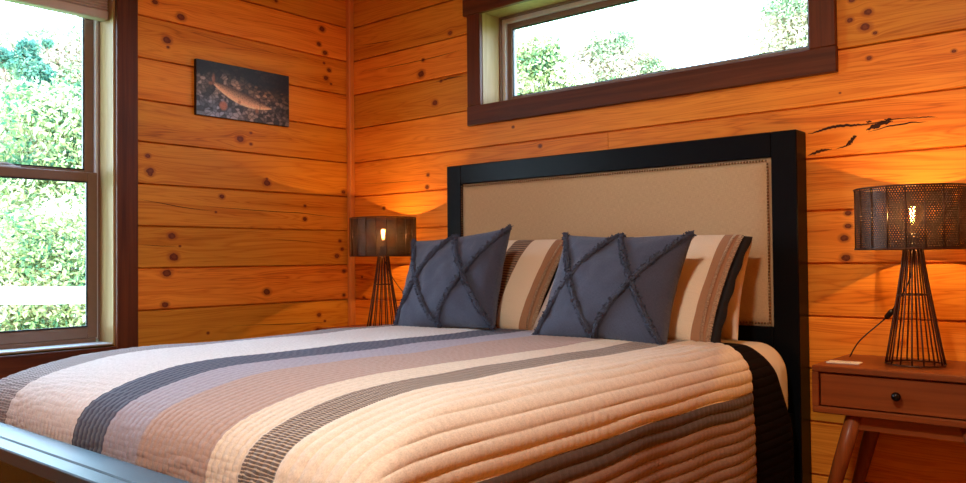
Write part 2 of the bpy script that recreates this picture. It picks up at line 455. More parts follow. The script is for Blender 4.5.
# window 2, high fixed transom in the back wall
w2 = struct(empty('window_2', (1.75, 0, BW[2])))
x0, x1, z0, z1 = BW
bpy.context.view_layer.update()
part('casing', MB().box((x0-.086, -.024, z0-.0875), (x1+.094, 0, z0+.007), 0, .003), M_walnutx, w2)
part('casing', MB().box((x0-.084, -.0235, z0+.0075), (x0-.0005, 0, z1-.0075), 0, .003), M_walnut, w2)
part('casing', MB().box((x1-.0025, -.0235, z0+.0075), (x1+.092, 0, z1-.0075), 0, .003), M_walnut, w2)
part('casing', MB().box((x0-.105, -.030, z1-.007), (x1+.11, 0, z1+.13), 0, .003), M_walnutx, w2)
part('jamb_liner', MB().box((x0-.02, -.002, z0), (x0+.002, .15, z1)).box((x1-.002, -.002, z0), (x1+.02, .15, z1)).box((x0, 0, z0-.02), (x1, .15, z0+.002)).box((x0, 0, z1-.002), (x1, .15, z1+.02)), M_jamb, w2)
def rect(a, b, c, d, ya, yb, w, bev=.002): # frame ring
    return MB().box((a, ya, c), (a+w, yb, d), 0, bev).box((b-w, ya, c), (b, yb, d), 0, bev).box((a+w, ya+.0003, c), (b-w, yb-.0003, c+w), 0, bev).box((a+w, ya+.0003, d-w), (b-w, yb-.0003, d), 0, bev)
part('window_frame', rect(x0+.002, x1-.002, z0+.002, z1-.002, .122, .20, .010), M_vinyl, w2)
part('sash_track', rect(x0+.0115, x1-.0115, z0+.0115, z1-.0125, .135, .20, .022), M_track, w2)
s2 = part('fixed_sash', rect(x0+.035, x1-.035, z0+.035, z1-.035, .150, .19, .026), M_vinyl, w2)
keep(MB().box((x0+.059, .166, z0+.059), (x1-.059, .174, z1-.059)).build('pane', M_glass), s2)
keep(rect(x0+.061, x1-.061, z0+.061, z1-.061, .158, .166, .005, 0).build('gasket', M_gasket), s2)

# ------------------------------------------------------------------ picture
pc = tag(empty('fish_picture', (0.001, -.70, .693+G)), 'dark unframed photo print of a trout over river stones, on the left pine wall', 'picture'); bpy.context.view_layer.update()
PY0, PY1, PZ0, PZ1 = -.966, -.436, .693+G, .958+G
part('canvas_block', MB().box((.001, PY0, PZ0), (.021, PY1, PZ1), 0, .0015), plain('black_canvas_edge', (.006, .005, .005), .6, bump=0), pc)
nx, nz = 220, 110
U, V = np.meshgrid(np.linspace(0, 1, nx), np.linspace(0, 1, nz), indexing='ij')
asp = 2.0
cells = rng.random((420, 2))*np.array([asp, 1.0]); cols = rng.random(420)**1.5
d = np.sqrt((U[..., None]*asp-cells[:, 0])**2 + ((V[..., None]-cells[:, 1])*1.3)**2)
srt = np.sort(d, -1); cid = np.argmin(d, -1); edge = .35+.65*np.clip((srt[..., 1]-srt[..., 0])/.03, 0, 1)
g = cols[cid]
rock = np.stack([.03+.36*g, .028+.27*g, .025+.22*g], -1)*edge[..., None]
warm = np.clip((U-.25)*1.5, 0, 1)[..., None]*np.clip(1-np.abs(V-.62)/.3, 0, 1)[..., None]
rock = rock*(1-warm)+rock*np.array([1.9, 1.25, .45])*warm
blue = np.clip((.45-V)/.25, 0, 1)[..., None]*np.clip((.55-U)/.3, 0, 1)[..., None]
rock = rock*(1-blue)+(rock+.012)*np.array([.9, 1.25, 1.9])*blue
topd = np.clip((V-.62-.12*np.sin(U*6))/.16, 0, 1)[..., None]; rock = rock*(1-topd*.92)
rightd = np.clip((U-.72)/.2, 0, 1)[..., None]; rock = rock*(1-rightd*.55)
peb = np.exp(-(((U-.27)*asp/.085)**2+((V-.22)/.085)**2)**3)[..., None]; rock = rock*(1-peb)+np.array([.42, .17, .10])*peb
# fish: spine from tail (upper left) to snout (lower right)
ts = np.linspace(0, 1, 120); sx = .19+.60*ts; sy = .60-.40*ts+.10*ts**2 - .03*np.sin(ts*PI); hw = .135*np.sin(PI*np.clip(ts*.9+.07, 0, 1))**.75*(1-.12*ts)
dd = np.sqrt(((U[..., None]-sx)*asp)**2 + (V[..., None]-sy)**2); k = np.argmin(dd, -1); dm = np.min(dd, -1)
ins = np.clip((hw[k]-dm)/.012, 0, 1)[..., None]; side = (V-sy[k])
bel = np.clip(.5-side/(hw[k]*1.6+1e-4), 0, 1)[..., None]
spots = ((np.sin(U*150)*np.sin(V*95+U*40)) > .55)[..., None]*(side > -.01)[..., None]
fish = (1-bel)*np.array([.10, .06, .04])+bel*np.array([.95, .58, .34]); fish = fish*(1-.35*spots)
rock = rock*(1-ins)+fish*ins
for (fx, fy, rx, ry) in ((.17, .69, .03, .10), (.14, .60, .045, .035), (.63, .215, .04, .05), (.44, .33, .035, .035)):
    q = np.exp(-((((U-fx)*asp)/rx)**2+((V-fy)/ry)**2)**2)[..., None]*.75; rock = rock*(1-q)+np.array([.35, .15, .08])*q
gill = (np.abs(U-.665-.02*(V-.3)) < .005)[..., None]*ins; rock = rock*(1-.5*gill)
rock = np.clip(rock*1.25, 0, 1)**1.12; rock *= (1+.15*rng.standard_normal(rock.shape[:2])[..., None])
Pp = np.stack([np.full_like(U, .0218), PY0+.001+(PY1-PY0-.002)*U, PZ0+.001+(PZ1-PZ0-.002)*V], -1)
t = NT('trout_print'); t.set(color=t.attr('print', 0), rough=.45)
pf = grid_mesh('print_face', Pp, np.stack([U, V], -1), t.mat, None, False)
ca = pf.data.color_attributes.new('print', 'FLOAT_COLOR', 'POINT')
ca.data.foreach_set('color', np.concatenate([np.clip(rock, 0, 1), np.ones((*rock.shape[:2], 1))], -1).reshape(-1).astype(np.float32)); keep(pf, pc)

# ------------------------------------------------------------------ bed
M_black = NT('black_painted_wood'); t = M_black; n1 = t.noise(t.obj(), 260, 3); n2 = t.noise(t.obj(), 6, 3)
t.set(color=t.mix(n2, (.0025, .003, .0045), (.004, .005, .0065)), rough=.34, spec=.10); t.bump(n1, .2, .0008); M_black = t.mat
t = NT('footboard_painted_sheen'); n1 = t.noise(t.obj(), 420, 3); n2 = t.noise(t.obj(), 9, 3)
t.set(color=t.mix(t.mr(n1, .55, .7), (.030, .085, .145), (.08, .19, .28)), rough=t.mr(n1, .3, .7, .28, .42), spec=.55, coat=.12, coatr=.3); t.bump(n1, .25, .0008); M_foot = t.mat  # dark paint with the blue window reflection put into its base colour
M_linen = NT('tan_linen'); t = M_linen; x, y, z = t.sep(t.obj())
wv = t.m('ADD', t.noise(t.comb(t.m('MULTIPLY', x, 60), 0, t.m('MULTIPLY', z, 900)), 1, 2), t.noise(t.comb(t.m('MULTIPLY', x, 900), 0, t.m('MULTIPLY', z, 60)), 1, 2))
t.set(color=t.mix(t.mr(wv, .7, 1.3), (.42, .27, .135), (.58, .39, .21)), rough=.85, sheen=.2); t.bump(wv, .25, .001); M_linen = t.mat
M_nail = plain('brass_nail', (.25, .15, .07), .3, 1.0, bump=0)
bed = tag(empty('bed', (1.668, -1.1, 0)), 'black wooden bed with a tan upholstered headboard and low footboard', 'bed'); bpy.context.view_layer.update()
hx0, hx1, hz = .824, 2.521, .448+G
ix0, ix1, iz0, iz1 = .914, 2.428, -.258+G, .357+G
hb = MB().box((hx0, -.1, 0.0), (ix0, -.004, hz), 0, .003).box((ix1, -.1, 0.0), (hx1, -.004, hz), 0, .003)
hb.box((ix0, -.0998, iz1), (ix1, -.0042, hz), 0, .003).box((ix0, -.0998, .22), (ix1, -.0042, iz0), 0, .003).box((ix0, -.05, iz0), (ix1, -.01, iz1))
hbo = part('headboard', hb, M_black, bed)
# padded panel
nu, nv = 80, 40; U, V = np.meshgrid(np.linspace(0, 1, nu), np.linspace(0, 1, nv), indexing='ij')
ex = np.minimum(np.minimum(U*(ix1-ix0), (1-U)*(ix1-ix0)), np.minimum(V*(iz1-iz0), (1-V)*(iz1-iz0)))
puff = .020*(1-np.exp(-ex/.018)) - .004*np.exp(-ex/.15)
P = np.stack([ix0+(ix1-ix0)*U, -.086-puff, iz0+(iz1-iz0)*V], -1)
pan = grid_mesh('upholstered_panel', P, np.stack([U, V], -1), M_linen, None); keep(pan, hbo)
mb = MB(); prof = [(.0045*math.cos(a), .0035*math.sin(a)) for a in np.linspace(0, PI/2, 4)]
def nail(x, z): mb.lathe([(r, h) for r, h in prof], (x, -.1035, z), 8, axis='y')
for i in range(int((ix1-ix0-.024)/.0115)+1): nail(ix0+.012+i*.0115, iz1-.012); nail(ix0+.012+i*.0115, iz0+.012)
for i in range(int((iz1-iz0-.03)/.0115)+1): nail(ix0+.012, iz0+.015+i*.0115); nail(ix1-.012, iz0+.015+i*.0115)
nl = mb.build('nailhead_trim', M_nail, smooth=True); keep(nl, hbo)
fb = MB().box((hx0, -2.250, -.475+G), (hx1, -2.175, -.440+G), 0, .003).box((hx0, -2.296, -.475+G), (hx1, -2.2515, -.4415+G), 0, .003)
fb.box((hx0+.02, -2.275, 0.12), (hx1-.02, -2.20, -.474+G), 0, .002)
for xx in (hx0, hx1-.08): fb.box((xx, -2.286, 0), (xx+.08, -2.19, -.474+G), 0, .003)
part('footboard', fb, M_foot, bed)
for xx in (.845, 2.47): part('side_rail', MB().box((xx, -2.19, .20), (xx+.028, -.10, .42), 0, .003), M_black, bed)
M_matt = plain('mattress_cloth', (.6, .56, .5), .8)
part('mattress', MB().box((.91, -2.05, .34), (2.42, -.115, -.325+G), 0, .08), M_matt, bed)

# ---- drape over the mattress: s runs across the bed, t runs towards the foot
CX, HWD, RAD = 1.668, .832, .095          # centre, half width, edge radius
TOP = -.290+G; YF, RF = -2.168, .075
_fy = [0, 1.70, 1.80, 1.88, 1.95, 2.03, 2.095, 2.129, 2.143, 2.150, 2.156, 2.16]; _fd = [0, 0, .002, .008, .020, .038, .060, .086, .115, .148, .25, .45]
_k = np.linspace(0, len(_fy)-1, 400); FY = np.interp(_k, range(len(_fy)), _fy); FD = np.interp(_k, range(len(_fy)), _fd)
FT = np.concatenate([[0], np.cumsum(np.hypot(np.diff(FY), np.diff(FD)))]); _g = np.linspace(0, FT[-1], 500)
_ker = np.hanning(19); _ker /= _ker.sum(); _sm = lambda a: np.convolve(np.pad(a, 9, mode='reflect', reflect_type='odd'), _ker, 'valid')
FY, FD = _sm(np.interp(_g, FT, FY)), _sm(np.interp(_g, FT, FD)); FT = _g
def drape_profile(a, half, rad):
    """signed arc coordinate -> (horizontal, drop)"""
    s = np.abs(a); flat = half-rad; arc = rad*PI/2
    th = np.clip((s-flat)/rad, 0, PI/2)
    h = np.where(s < flat, s, flat+rad*np.sin(th)); dz = rad*(1-np.cos(th)) + np.clip(s-flat-arc, 0, None)
    return np.sign(a)*h, dz
def drape(S, T, lift=0.0, half=HWD, chan=None, wav=.006, foot=True):
    h, dzs = drape_profile(S, half+lift, RAD)
    X = CX + h
    if foot:
        Y = np.interp(T, FT, FY); dzt = np.interp(T, FT, FD)
    else: Y, dzt = T, np.zeros_like(T)
    p = 3.0; dz = (dzs**p + dzt**p)**(1/p)
    # crown at middle, slight fall towards the foot
    sag = .010*(np.clip(np.abs(S)/HWD, 0, 1))**3
    Z = TOP + lift - sag - dz
    # side cloth hangs with soft folds
    hang = np.clip((dzs-.06)/.3, 0, 1); sg = np.sign(S)
    X = X + sg*hang*(.006*np.sin(T*9+1.2)+.003*np.sin(T*21+.4)) + sg*hang*.010
    # corner fullness
    cz = np.clip(np.minimum(dzs, dzt)/.10, 0, 1); X = X + sg*cz*.03; Y = Y - cz*.0
    Z = Z + wav*.5*np.sin(S*7+T*3)*np.sin(T*5+1)*(1-np.clip(dz/.05, 0, 1))
    return X, -Y, Z, dzs, dzt
# quilt
sx1 = 1.26; step = .0045
Sg = np.arange(-1.00, sx1, step); Tg = np.arange(.520, 2.40, .007)
S, T = np.meshgrid(Sg, Tg, indexing='ij')
edge_shift = .02*np.sin(S*5)*np.clip(np.abs(S)-.7, 0, 1)
edge_amt = np.clip((.62-T)/.1, 0, 1)
Tq = T + edge_shift*edge_amt - .05*np.clip(S-.80, 0, .3)*edge_amt
X, Y, Zc, dzs, dzt = drape(S, Tq, .002)
XS = S + CX                                   # stripe coordinate (equals x on top of the bed)
nzv = np.array([[noise.noise(Vector((s*6, t_*5, 0))) for t_ in Tg[::4]] for s in Sg[::6]])
def upsample(a, n, m):
    xi = np.linspace(0, a.shape[0]-1, n); yi = np.linspace(0, a.shape[1]-1, m)
    x0_ = np.floor(xi).astype(int).clip(0, a.shape[0]-2); y0_ = np.floor(yi).astype(int).clip(0, a.shape[1]-2)
    fx = (xi-x0_)[:, None]; fy = (yi-y0_)[None]
    return (a[x0_][:, y0_]*(1-fx)*(1-fy)+a[x0_+1][:, y0_]*fx*(1-fy)+a[x0_][:, y0_+1]*(1-fx)*fy+a[x0_+1][:, y0_+1]*fx*fy)
nz_ = upsample(nzv, len(Sg), len(Tg))
big = np.clip((XS-2.29)/.01, 0, 1)            # wide channels right of the grey stripe
chw = np.where(big > .5, .0325, .0225)
ph = (XS-2.300)/chw + .10*nz_*big
ridge = np.abs(np.sin(PI*ph))**.6
amp = np.where(big > .5, .0044+.0025*np.clip(dzs/.2, 0, 1), .0022)
puck = .0010*np.sin(T*230+XS*40+nz_*9)*ridge*(.5+.5*np.clip(dzs/.1+dzt/.1, 0, 1))
crk = np.clip((dzt-.03)/.06, 0, 1)*(.0012*np.sin(T*330+nz_*12+XS*16)+.0010*np.sin(T*210+XS*38+nz_*8))*(1-big*.6)
wavs = np.clip((dzs-.08)/.1, 0, 1)
disp = ridge*amp + puck + crk + nz_*.003
# approximate outward normal
P = np.stack([X, Y, Zc], -1); gu = np.gradient(P, axis=0); gv = np.gradient(P, axis=1); N = np.cross(gu, gv)
N /= np.linalg.norm(N, axis=-1, keepdims=True)+1e-9
if N[len(Sg)//2, 20, 2] < 0: N = -N
P = P + N*disp[..., None]
P[..., 2] += wavs*(.006*np.sin(T*5+2.4)+.0025*np.sin(T*17))*np.clip(1-(dzs-.1)/.9, 0, 1)
P[..., 1] = np.maximum(P[..., 1], -2.171)
def quilt_mat():
    t = NT('striped_quilt'); u, v, _ = t.sep(t.uv())
    wob = t.m('MULTIPLY', t.m('SUBTRACT', t.noise(t.comb(t.m('MULTIPLY', u, 2), t.m('MULTIPLY', v, 3), 0.0), 1, 2), .5), .0)
    w = t.m('ADD', u, wob)
    f = t.m('DIVIDE', t.m('SUBTRACT', w, .6), 2.4)
    cream = (.74, .64, .52); white = (.77, .745, .735); navy = (.052, .062, .110); lilac = (.37, .35, .43); pink = (.44, .31, .26)
    dkb = (.085, .052, .036); mdb = (.27, .155, .095)
    pos = lambda q: (q-.6)/2.4
    c = t.ramp(f, [(0, white), (pos(1.06), white), (pos(1.48), navy), (pos(1.635), lilac), (pos(1.80), pink), (pos(2.08), cream), (pos(2.19), cream), (pos(2.30), cream), (pos(2.592), dkb), (pos(2.650), mdb)], 'CONSTANT')
    # ticking stripe: short dark dashes across the stripe
    m1 = t.m('MULTIPLY', t.m('GREATER_THAN', w, 2.19), t.m('LESS_THAN', w, 2.30)); m2 = t.m('LESS_THAN', w, 1.055)
    colm = t.m('FLOOR', t.m('DIVIDE', u, .0135)); cn = t.n('ShaderNodeTexWhiteNoise'); cn.noise_dimensions = '1D'; t.l(colm, cn.inputs['W'])
    ln = t.m('SINE', t.m('MULTIPLY', t.m('ADD', v, t.m('MULTIPLY', cn.outputs[0], .0018)), 2*PI/.0070))
    lm = t.mr(ln, -.75, -.25, 0, 1)
    tick = t.mix(lm, (.56, .45, .34), (.115, .085, .072))
    tick2 = t.mix(lm, (.50, .45, .44), (.20, .17, .175))
    c = t.mix(m1, c, tick); c = t.mix(m2, c, tick2)
    # heathered weave
    nn = t.noise(t.comb(t.m('MULTIPLY', u, 500), t.m('MULTIPLY', v, 220), 0.0), 1, 3)
    nb = t.noise(t.comb(t.m('MULTIPLY', u, 60), t.m('MULTIPLY', v, 90), 0.0), 1, 3)
    k = t.m('MULTIPLY', t.mr(nn, .25, .75, .82, 1.14), t.mr(nb, .3, .7, .92, 1.06))
    c = t.vm('SCALE', c, scale=k)
    rid = t.m('POWER', t.m('ABSOLUTE', t.m('SINE', t.m('MULTIPLY', t.m('ADD', u, t.m('MULTIPLY', wob, .4)), PI/.0225))), .5)
    crs = t.m('POWER', t.m('ABSOLUTE', t.m('SINE', t.m('MULTIPLY', t.m('ADD', v, t.m('MULTIPLY', nb, .006)), PI/.012))), .6)
    hh = t.m('MULTIPLY', t.m('ADD', rid, t.m('MULTIPLY', crs, .16)), t.m('LESS_THAN', w, 2.30))
    hh = t.m('ADD', hh, t.m('MULTIPLY', t.m('ADD', nn, nb), .22))
    t.set(color=c, rough=.88, sheen=.15); t.bump(hh, .8, .0040)
    return t.mat
M_quilt = quilt_mat()
UVq = np.stack([XS, T], -1)
q = grid_mesh('quilt', P, UVq, M_quilt, None, True, .010)
tag(q, 'stitched quilt with cream, navy, pink and brown lengthwise stripes spread over the bed', 'quilt')
# fringe at the head edge of the quilt where it hangs at the side
mb = MB(); qe = P[:, 0, :]
for i in range(len(Sg)):
    if XS[i, 0] < 2.60: continue
    for r in range(2):
        p = Vector(qe[i]) + Vector((0, 0, random.uniform(-.002, .002)))
        mb.tube([p + Vector((.0, -.010, 0)), p+Vector((.002, .006+random.random()*.004, random.uniform(-.003, .003)))], .0009, 4)
M_thr = plain('brown_thread', (.30, .17, .10), .8, bump=0)
keep(mb.build('edge_fringe', M_thr), q)

# black blanket showing between quilt and pillows, and pale sheet below it
def cloth(name, s0, s1, t0, t1, lift, mat, label, cat, half=HWD, out=0.0, wavy=.004, fs=.012, hem=None, extra=None):
    Sg = np.arange(s0, s1, fs); Tg = np.arange(t0, t1, .012); S, T = np.meshgrid(Sg, Tg, indexing='ij')
    X, Y, Zc, dzs, dzt = drape(S, T, lift, half, foot=False)
    Zc = Zc + wavy*np.sin(T*40+S*6)*np.clip(dzs/.1, 0, 1)*.3 - .004
    if extra: X, Y, Zc = extra(X, Y, Zc, S, T, dzs)
    o = grid_mesh(name, np.stack([X, Y, Zc], -1), np.stack([S+CX, T], -1), mat, None, True, .003)
    return tag(o, label, cat)
t = NT('black_blanket'); u, v, _ = t.sep(t.uv()); n = t.noise(t.uv(), 300, 3)
lnn = t.m('POWER', t.m('ABSOLUTE', t.m('SINE', t.m('MULTIPLY', u, PI/.03))), .5)
t.set(color=t.mix(n, (.0035, .002, .0025), (.008, .0045, .005)), rough=.9, spec=.1); t.bump(lnn, .8, .004); M_blk = t.mat
cloth('blanket', -.98, 1.30, .345, .66, -.001, M_blk, 'black quilted blanket edge showing between the striped quilt and the pillows', 'blanket',
      extra=lambda X, Y, Z, S, T, d: (X+.012*np.clip(d/.1, 0, 1)*(S > 0)*np.clip((.54-T)/.06, 0, 1) - .004*np.sign(S)*np.clip(d/.05, 0, 1)*np.clip((T-.52)/.04, 0, 1), Y+.62*np.clip(d-.02, 0, .27)*np.clip((.55-T)/.2, 0, 1), Z))
t = NT('ivory_sheet'); n = t.noise(t.uv(), 14, 3); n3 = t.noise(t.uv(), 400, 2)
t.set(color=t.mix(n, (.62, .52, .42), (.74, .64, .53)), rough=.8); t.bump(n, .5, .01); M_sheet = t.mat
cloth('sheet', -.93, 1.10, .172, .46, -.008, M_sheet, 'ivory bed sheet hanging beside the black headboard post, under the black blanket', 'sheet',
      extra=lambda X, Y, Z, S, T, d: (X+.012*np.clip(d/.2, 0, 1)*np.clip((.30-T)/.1, 0, 1)*(S > 0)+.003*np.sin(T*60)*np.clip(d/.1, 0, 1), Y-.22*np.clip(d-.12, 0, 1), Z))

# ------------------------------------------------------------------ pillows
def pillow_pts(w, h, th, n=44, pinch=.05, seed=0, wr=.004):
    r = np.linspace(-1, 1, n); u, v = np.meshgrid(r, r, indexing='ij')
    # denser towards the seam
    u = np.sin(u*PI/2); v = np.sin(v*PI/2)
    x = w/2*u*(1-pinch*(1-v**2)); z = h/2*v*(1-pinch*(1-u**2))
    t = th/2*np.clip((1-u**2)*(1-v**2), 0, 1)**.42
    t = t*(1+.12*(-v)) 
    W = np.array([[noise.noise(Vector((a*2.5+seed, b*2.5, 3))) + .5*noise.noise(Vector((a*6+seed, b*6, 9))) for b in v[0]] for a in u[:, 0]])
    t = t + wr*W*np.clip((1-u**2)*(1-v**2), 0, 1)**.3
    return u, v, x, z, t
def pillow_obj(name, loc, rot, w, h, th, mat, label, cat, group=None, pinch=.05, seed=0, n=44, backmat=None, uvoff=0, wr=.005):
    u, v, x, z, t = pillow_pts(w, h, th, n, pinch, seed, wr)
    root = empty(name, loc); root.rotation_euler = rot; tag(root, label, cat, group)
    def half(nm, sg, m):
        P = np.stack([x, sg*t, z+h/2], -1)
        UV = np.stack([x+uvoff, z+h/2], -1)
        if sg > 0: P = P[::-1]; UV = UV[::-1]
        return grid_mesh(nm, P, UV, m, root)
    half('front_cover', -1, mat); half('back_cover', 1, backmat or mat)
    def surf(a, b, lift=0.0):
        xx = w/2*a*(1-pinch*(1-b*b)); zz = h/2*b*(1-pinch*(1-a*a))
        tt = th/2*max(0, (1-a*a)*(1-b*b))**.42*(1-.12*b)
        return Vector((xx, -tt-lift, zz+h/2))
    return root, surf
def linen_blue(name, c1, c2):
    t = NT(name); u, v, _ = t.sep(t.uv())
    a = t.noise(t.comb(t.m('MULTIPLY', u, 120), t.m('MULTIPLY', v, 1400), 0.0), 1, 2); b = t.noise(t.comb(t.m('MULTIPLY', u, 1400), t.m('MULTIPLY', v, 120), 0.0), 1, 2)
    w = t.m('ADD', a, b); rp = t.noise(t.comb(t.m('MULTIPLY', u, 9), t.m('MULTIPLY', v, 13), 0.0), 1, 4, .55, 1.0)
    t.set(color=t.mix(t.mr(w, .75, 1.25), c1, c2), rough=.9, sheen=.2); t.bump(t.m('ADD', t.m('MULTIPLY', rp, 6), w), .5, .0022); return t.mat
M_slate = linen_blue('slate_blue_linen', (.028, .036, .068), (.060, .070, .115))
M_tuft = plain('slate_tuft', (.048, .058, .092), .95, nscale=300, noise_amt=.4, bump=.8)
def throw_pillow(loc, rot, label, seed):
    root, surf = pillow_obj('throw_pillow', loc, rot, .520, .425, .185, M_slate, label, 'pillow', 'slate blue tufted throw pillows', .085, seed, wr=.012)
    rr = random.Random(seed)
    def rope(way):
        pts = []
        for (a0, b0), (a1, b1) in zip(way[:-1], way[1:]):
            for q in range(26): t_ = q/26; pts.append((a0+(a1-a0)*t_, b0+(b1-b0)*t_))
        pts.append(way[-1])
        sm = pts[:]
        for _ in range(30): sm = [sm[0]] + [((sm[i-1][0]+sm[i][0]*2+sm[i+1][0])/4, (sm[i-1][1]+sm[i][1]*2+sm[i+1][1])/4) for i in range(1, len(sm)-1)] + [sm[-1]]
        mb = MB(); P3 = [surf(max(-.995, min(.995, a)), max(-.995, min(.995, b)), .002) for a, b in sm]
        # subdivide
        Q = []
        for p, q_ in zip(P3[:-1], P3[1:]):
            k = max(1, int((q_-p).length/.006))
            Q += [p.lerp(q_, i/k) for i in range(k)]
        Q.append(P3[-1])
        mb.tube(Q, [.0088+.002*rr.random() for _ in Q], 7)
        for p in Q:                    # short tufts of yarn
            for k in range(15):
                d = Vector((rr.gauss(0, 1), rr.gauss(-.5, .7), rr.gauss(0, 1))).normalized(); ln = rr.uniform(.011, .018)
                s_ = d.cross(Vector((rr.random(), rr.random(), rr.random()))).normalized()*.0019; t2 = d.cross(s_).normalized()*.0019
                b_ = p + d*.003; e = p + d*ln
                mb.add([b_+s_, b_+t2, b_-s_-t2, e+s_*.8, e+t2*.8, e-(s_+t2)*.8], [(0, 1, 4, 3), (1, 2, 5, 4), (2, 0, 3, 5), (3, 4, 5)])
        return mb.build('tufted_trim', M_tuft, root)
    rope([(-1, -1), (-.55, .0), (0, 1)]); rope([(0, 1), (.50, -.02), (1, -1)])
    rope([(-1, 1), (-.55, .0), (0, -1)]); rope([(0, -1), (.50, -.02), (1, 1)])
    return root
B0 = TOP + .001
def R(a): return math.radians(a)
throw_pillow((1.300, -.645, B0-.002), (R(-23), R(-5), R(3)), 'left slate blue throw pillow with shaggy tufted lines, nearest the far lamp', 3)
throw_pillow((2.038, -.665, B0-.010), (R(-27), R(1), R(0)), 'right slate blue throw pillow with tufted lines, before the middle of the headboard', 8)

def sham_mat():
    t = NT('striped_sham'); u, v, _ = t.sep(t.uv())      # u = distance from the right edge, negative to the left
    wob = t.m('MULTIPLY', t.m('SUBTRACT', t.noise(t.comb(t.m('MULTIPLY', u, 3), t.m('MULTIPLY', v, 5), 0.0), 1, 2), .5), .005)
    w = t.m('DIVIDE', t.m('ADD', t.m('ADD', u, wob), .8), .8)
    pos = lambda q: (.8-q)/.8
    cream = (.80, .67, .50); brown = (.36, .19, .10)
    c = t.ramp(w, [(0, (.6, .55, .5)), (pos(.50), (.066, .07, .09)), (pos(.42), cream), (pos(.245), brown), (pos(.162), cream), (pos(.058), brown)], 'CONSTANT')
    ln = t.m('SINE', t.m('ADD', t.m('MULTIPLY', v, 2*PI/.013), t.m('MULTIPLY', t.noise(t.uv(), 60, 2), 3)))
    m1 = t.m('MULTIPLY', t.m('GREATER_THAN', w, pos(.245)), t.m('LESS_THAN', w, pos(.162)))
    c = t.mix(m1, c, t.mix(t.mr(ln, -.2, .4), (.33, .20, .12), (.075, .045, .032)))
    nn = t.noise(t.comb(t.m('MULTIPLY', u, 400), t.m('MULTIPLY', v, 400), 0.0), 1, 3)
    c = t.vm('SCALE', c, scale=t.mr(nn, .25, .75, .82, 1.12))
    h = t.m('ADD', nn, t.m('MULTIPLY', t.noise(t.comb(t.m('MULTIPLY', u, 12), t.m('MULTIPLY', v, 70), 0.0), 1, 2), 1.5))
    t.set(color=c, rough=.88, sheen=.15); t.bump(h, .5, .003); return t.mat
M_sham = sham_mat(); M_shback = plain('black_sham_back', (.008, .008, .010), .85)
M_fr = plain('sham_fringe_thread', (.50, .36, .24), .85, nscale=200, noise_amt=.4, bump=0)
def sham(loc, rot, label, seed):
    w, h, th = .735, .462, .17
    root, surf = pillow_obj('pillow_sham', loc, rot, w, h, th, M_sham, label, 'pillow', 'striped pillow shams', .03, seed, backmat=M_shback, uvoff=-w/2)
    rr = random.Random(seed)
    mb = MB()                       # rows of short threads across the brown band and past the edge
    for i in range(150):
        b = -.97+1.94*i/149
        for a0, ln in ((.935, .012), (.985, .016)):
            p = surf(a0, b, .001); q = p + Vector((ln, .004 if a0 > .96 else -.002, rr.uniform(-.003, .001)))
            mb.tube([p, p.lerp(q, .5)+Vector((0, -.002, 0)), q], .0011, 4, caps=False)
    mb.build('fringe', M_fr, root)
    mb = MB(); pts = 28             # black flange behind the fringe
    prev = []
    for i in range(pts+1):
        b = -1+2*i/pts; x = w/2*(1-.03*(1-b*b)); z = h/2*b+h/2
        prev.append((x-.01, .004, z)); prev.append((x+.030+.003*math.sin(i), .020, z + (.006 if i == pts else 0))); prev.append((x-.004, .034, z))
    fs = [(3*i+k, 3*i+k+1, 3*i+k+4, 3*i+k+3) for i in range(pts) for k in (0, 1)]
    mb.add(prev, fs); top = []
    for i in range(pts+1):
        a = -1+2*i/pts; z = h/2*(1-.03*(1-a*a))+h/2
        top += [(w/2*a, .004, z-.008), (w/2*a, .014, z+.004)]
    mb.add(top, [(2*i, 2*i+1, 2*i+3, 2*i+2) for i in range(pts)])
    o = mb.build('black_flange', M_shback, root, smooth=True); md = o.modifiers.new('t', 'SOLIDIFY'); md.thickness = .004
    return root
sham((1.265, -.500, B0-.006), (R(-37), 0, R(1)), 'left striped sham with fringed edge, standing between the two blue throw pillows', 21)
sham((2.000, -.505, B0-.006), (R(-37), 0, R(-1)), 'right striped sham with fringe and black backing, at the open side of the bed', 34)
M_ivory = plain('ivory_pillowcase', (.66, .52, .40), .85, nscale=12, bump=.4)
for xx, lb in ((1.28, 'plain ivory pillow behind the left striped sham'), (2.045, 'plain ivory pillow behind the right striped sham, edge showing by the headboard')):
    r_, _ = pillow_obj('pillow', (xx, -.335, TOP), (R(-22), 0, 0), .70, .37, .13, M_ivory, lb, 'pillow', None, .04, int(xx*10))

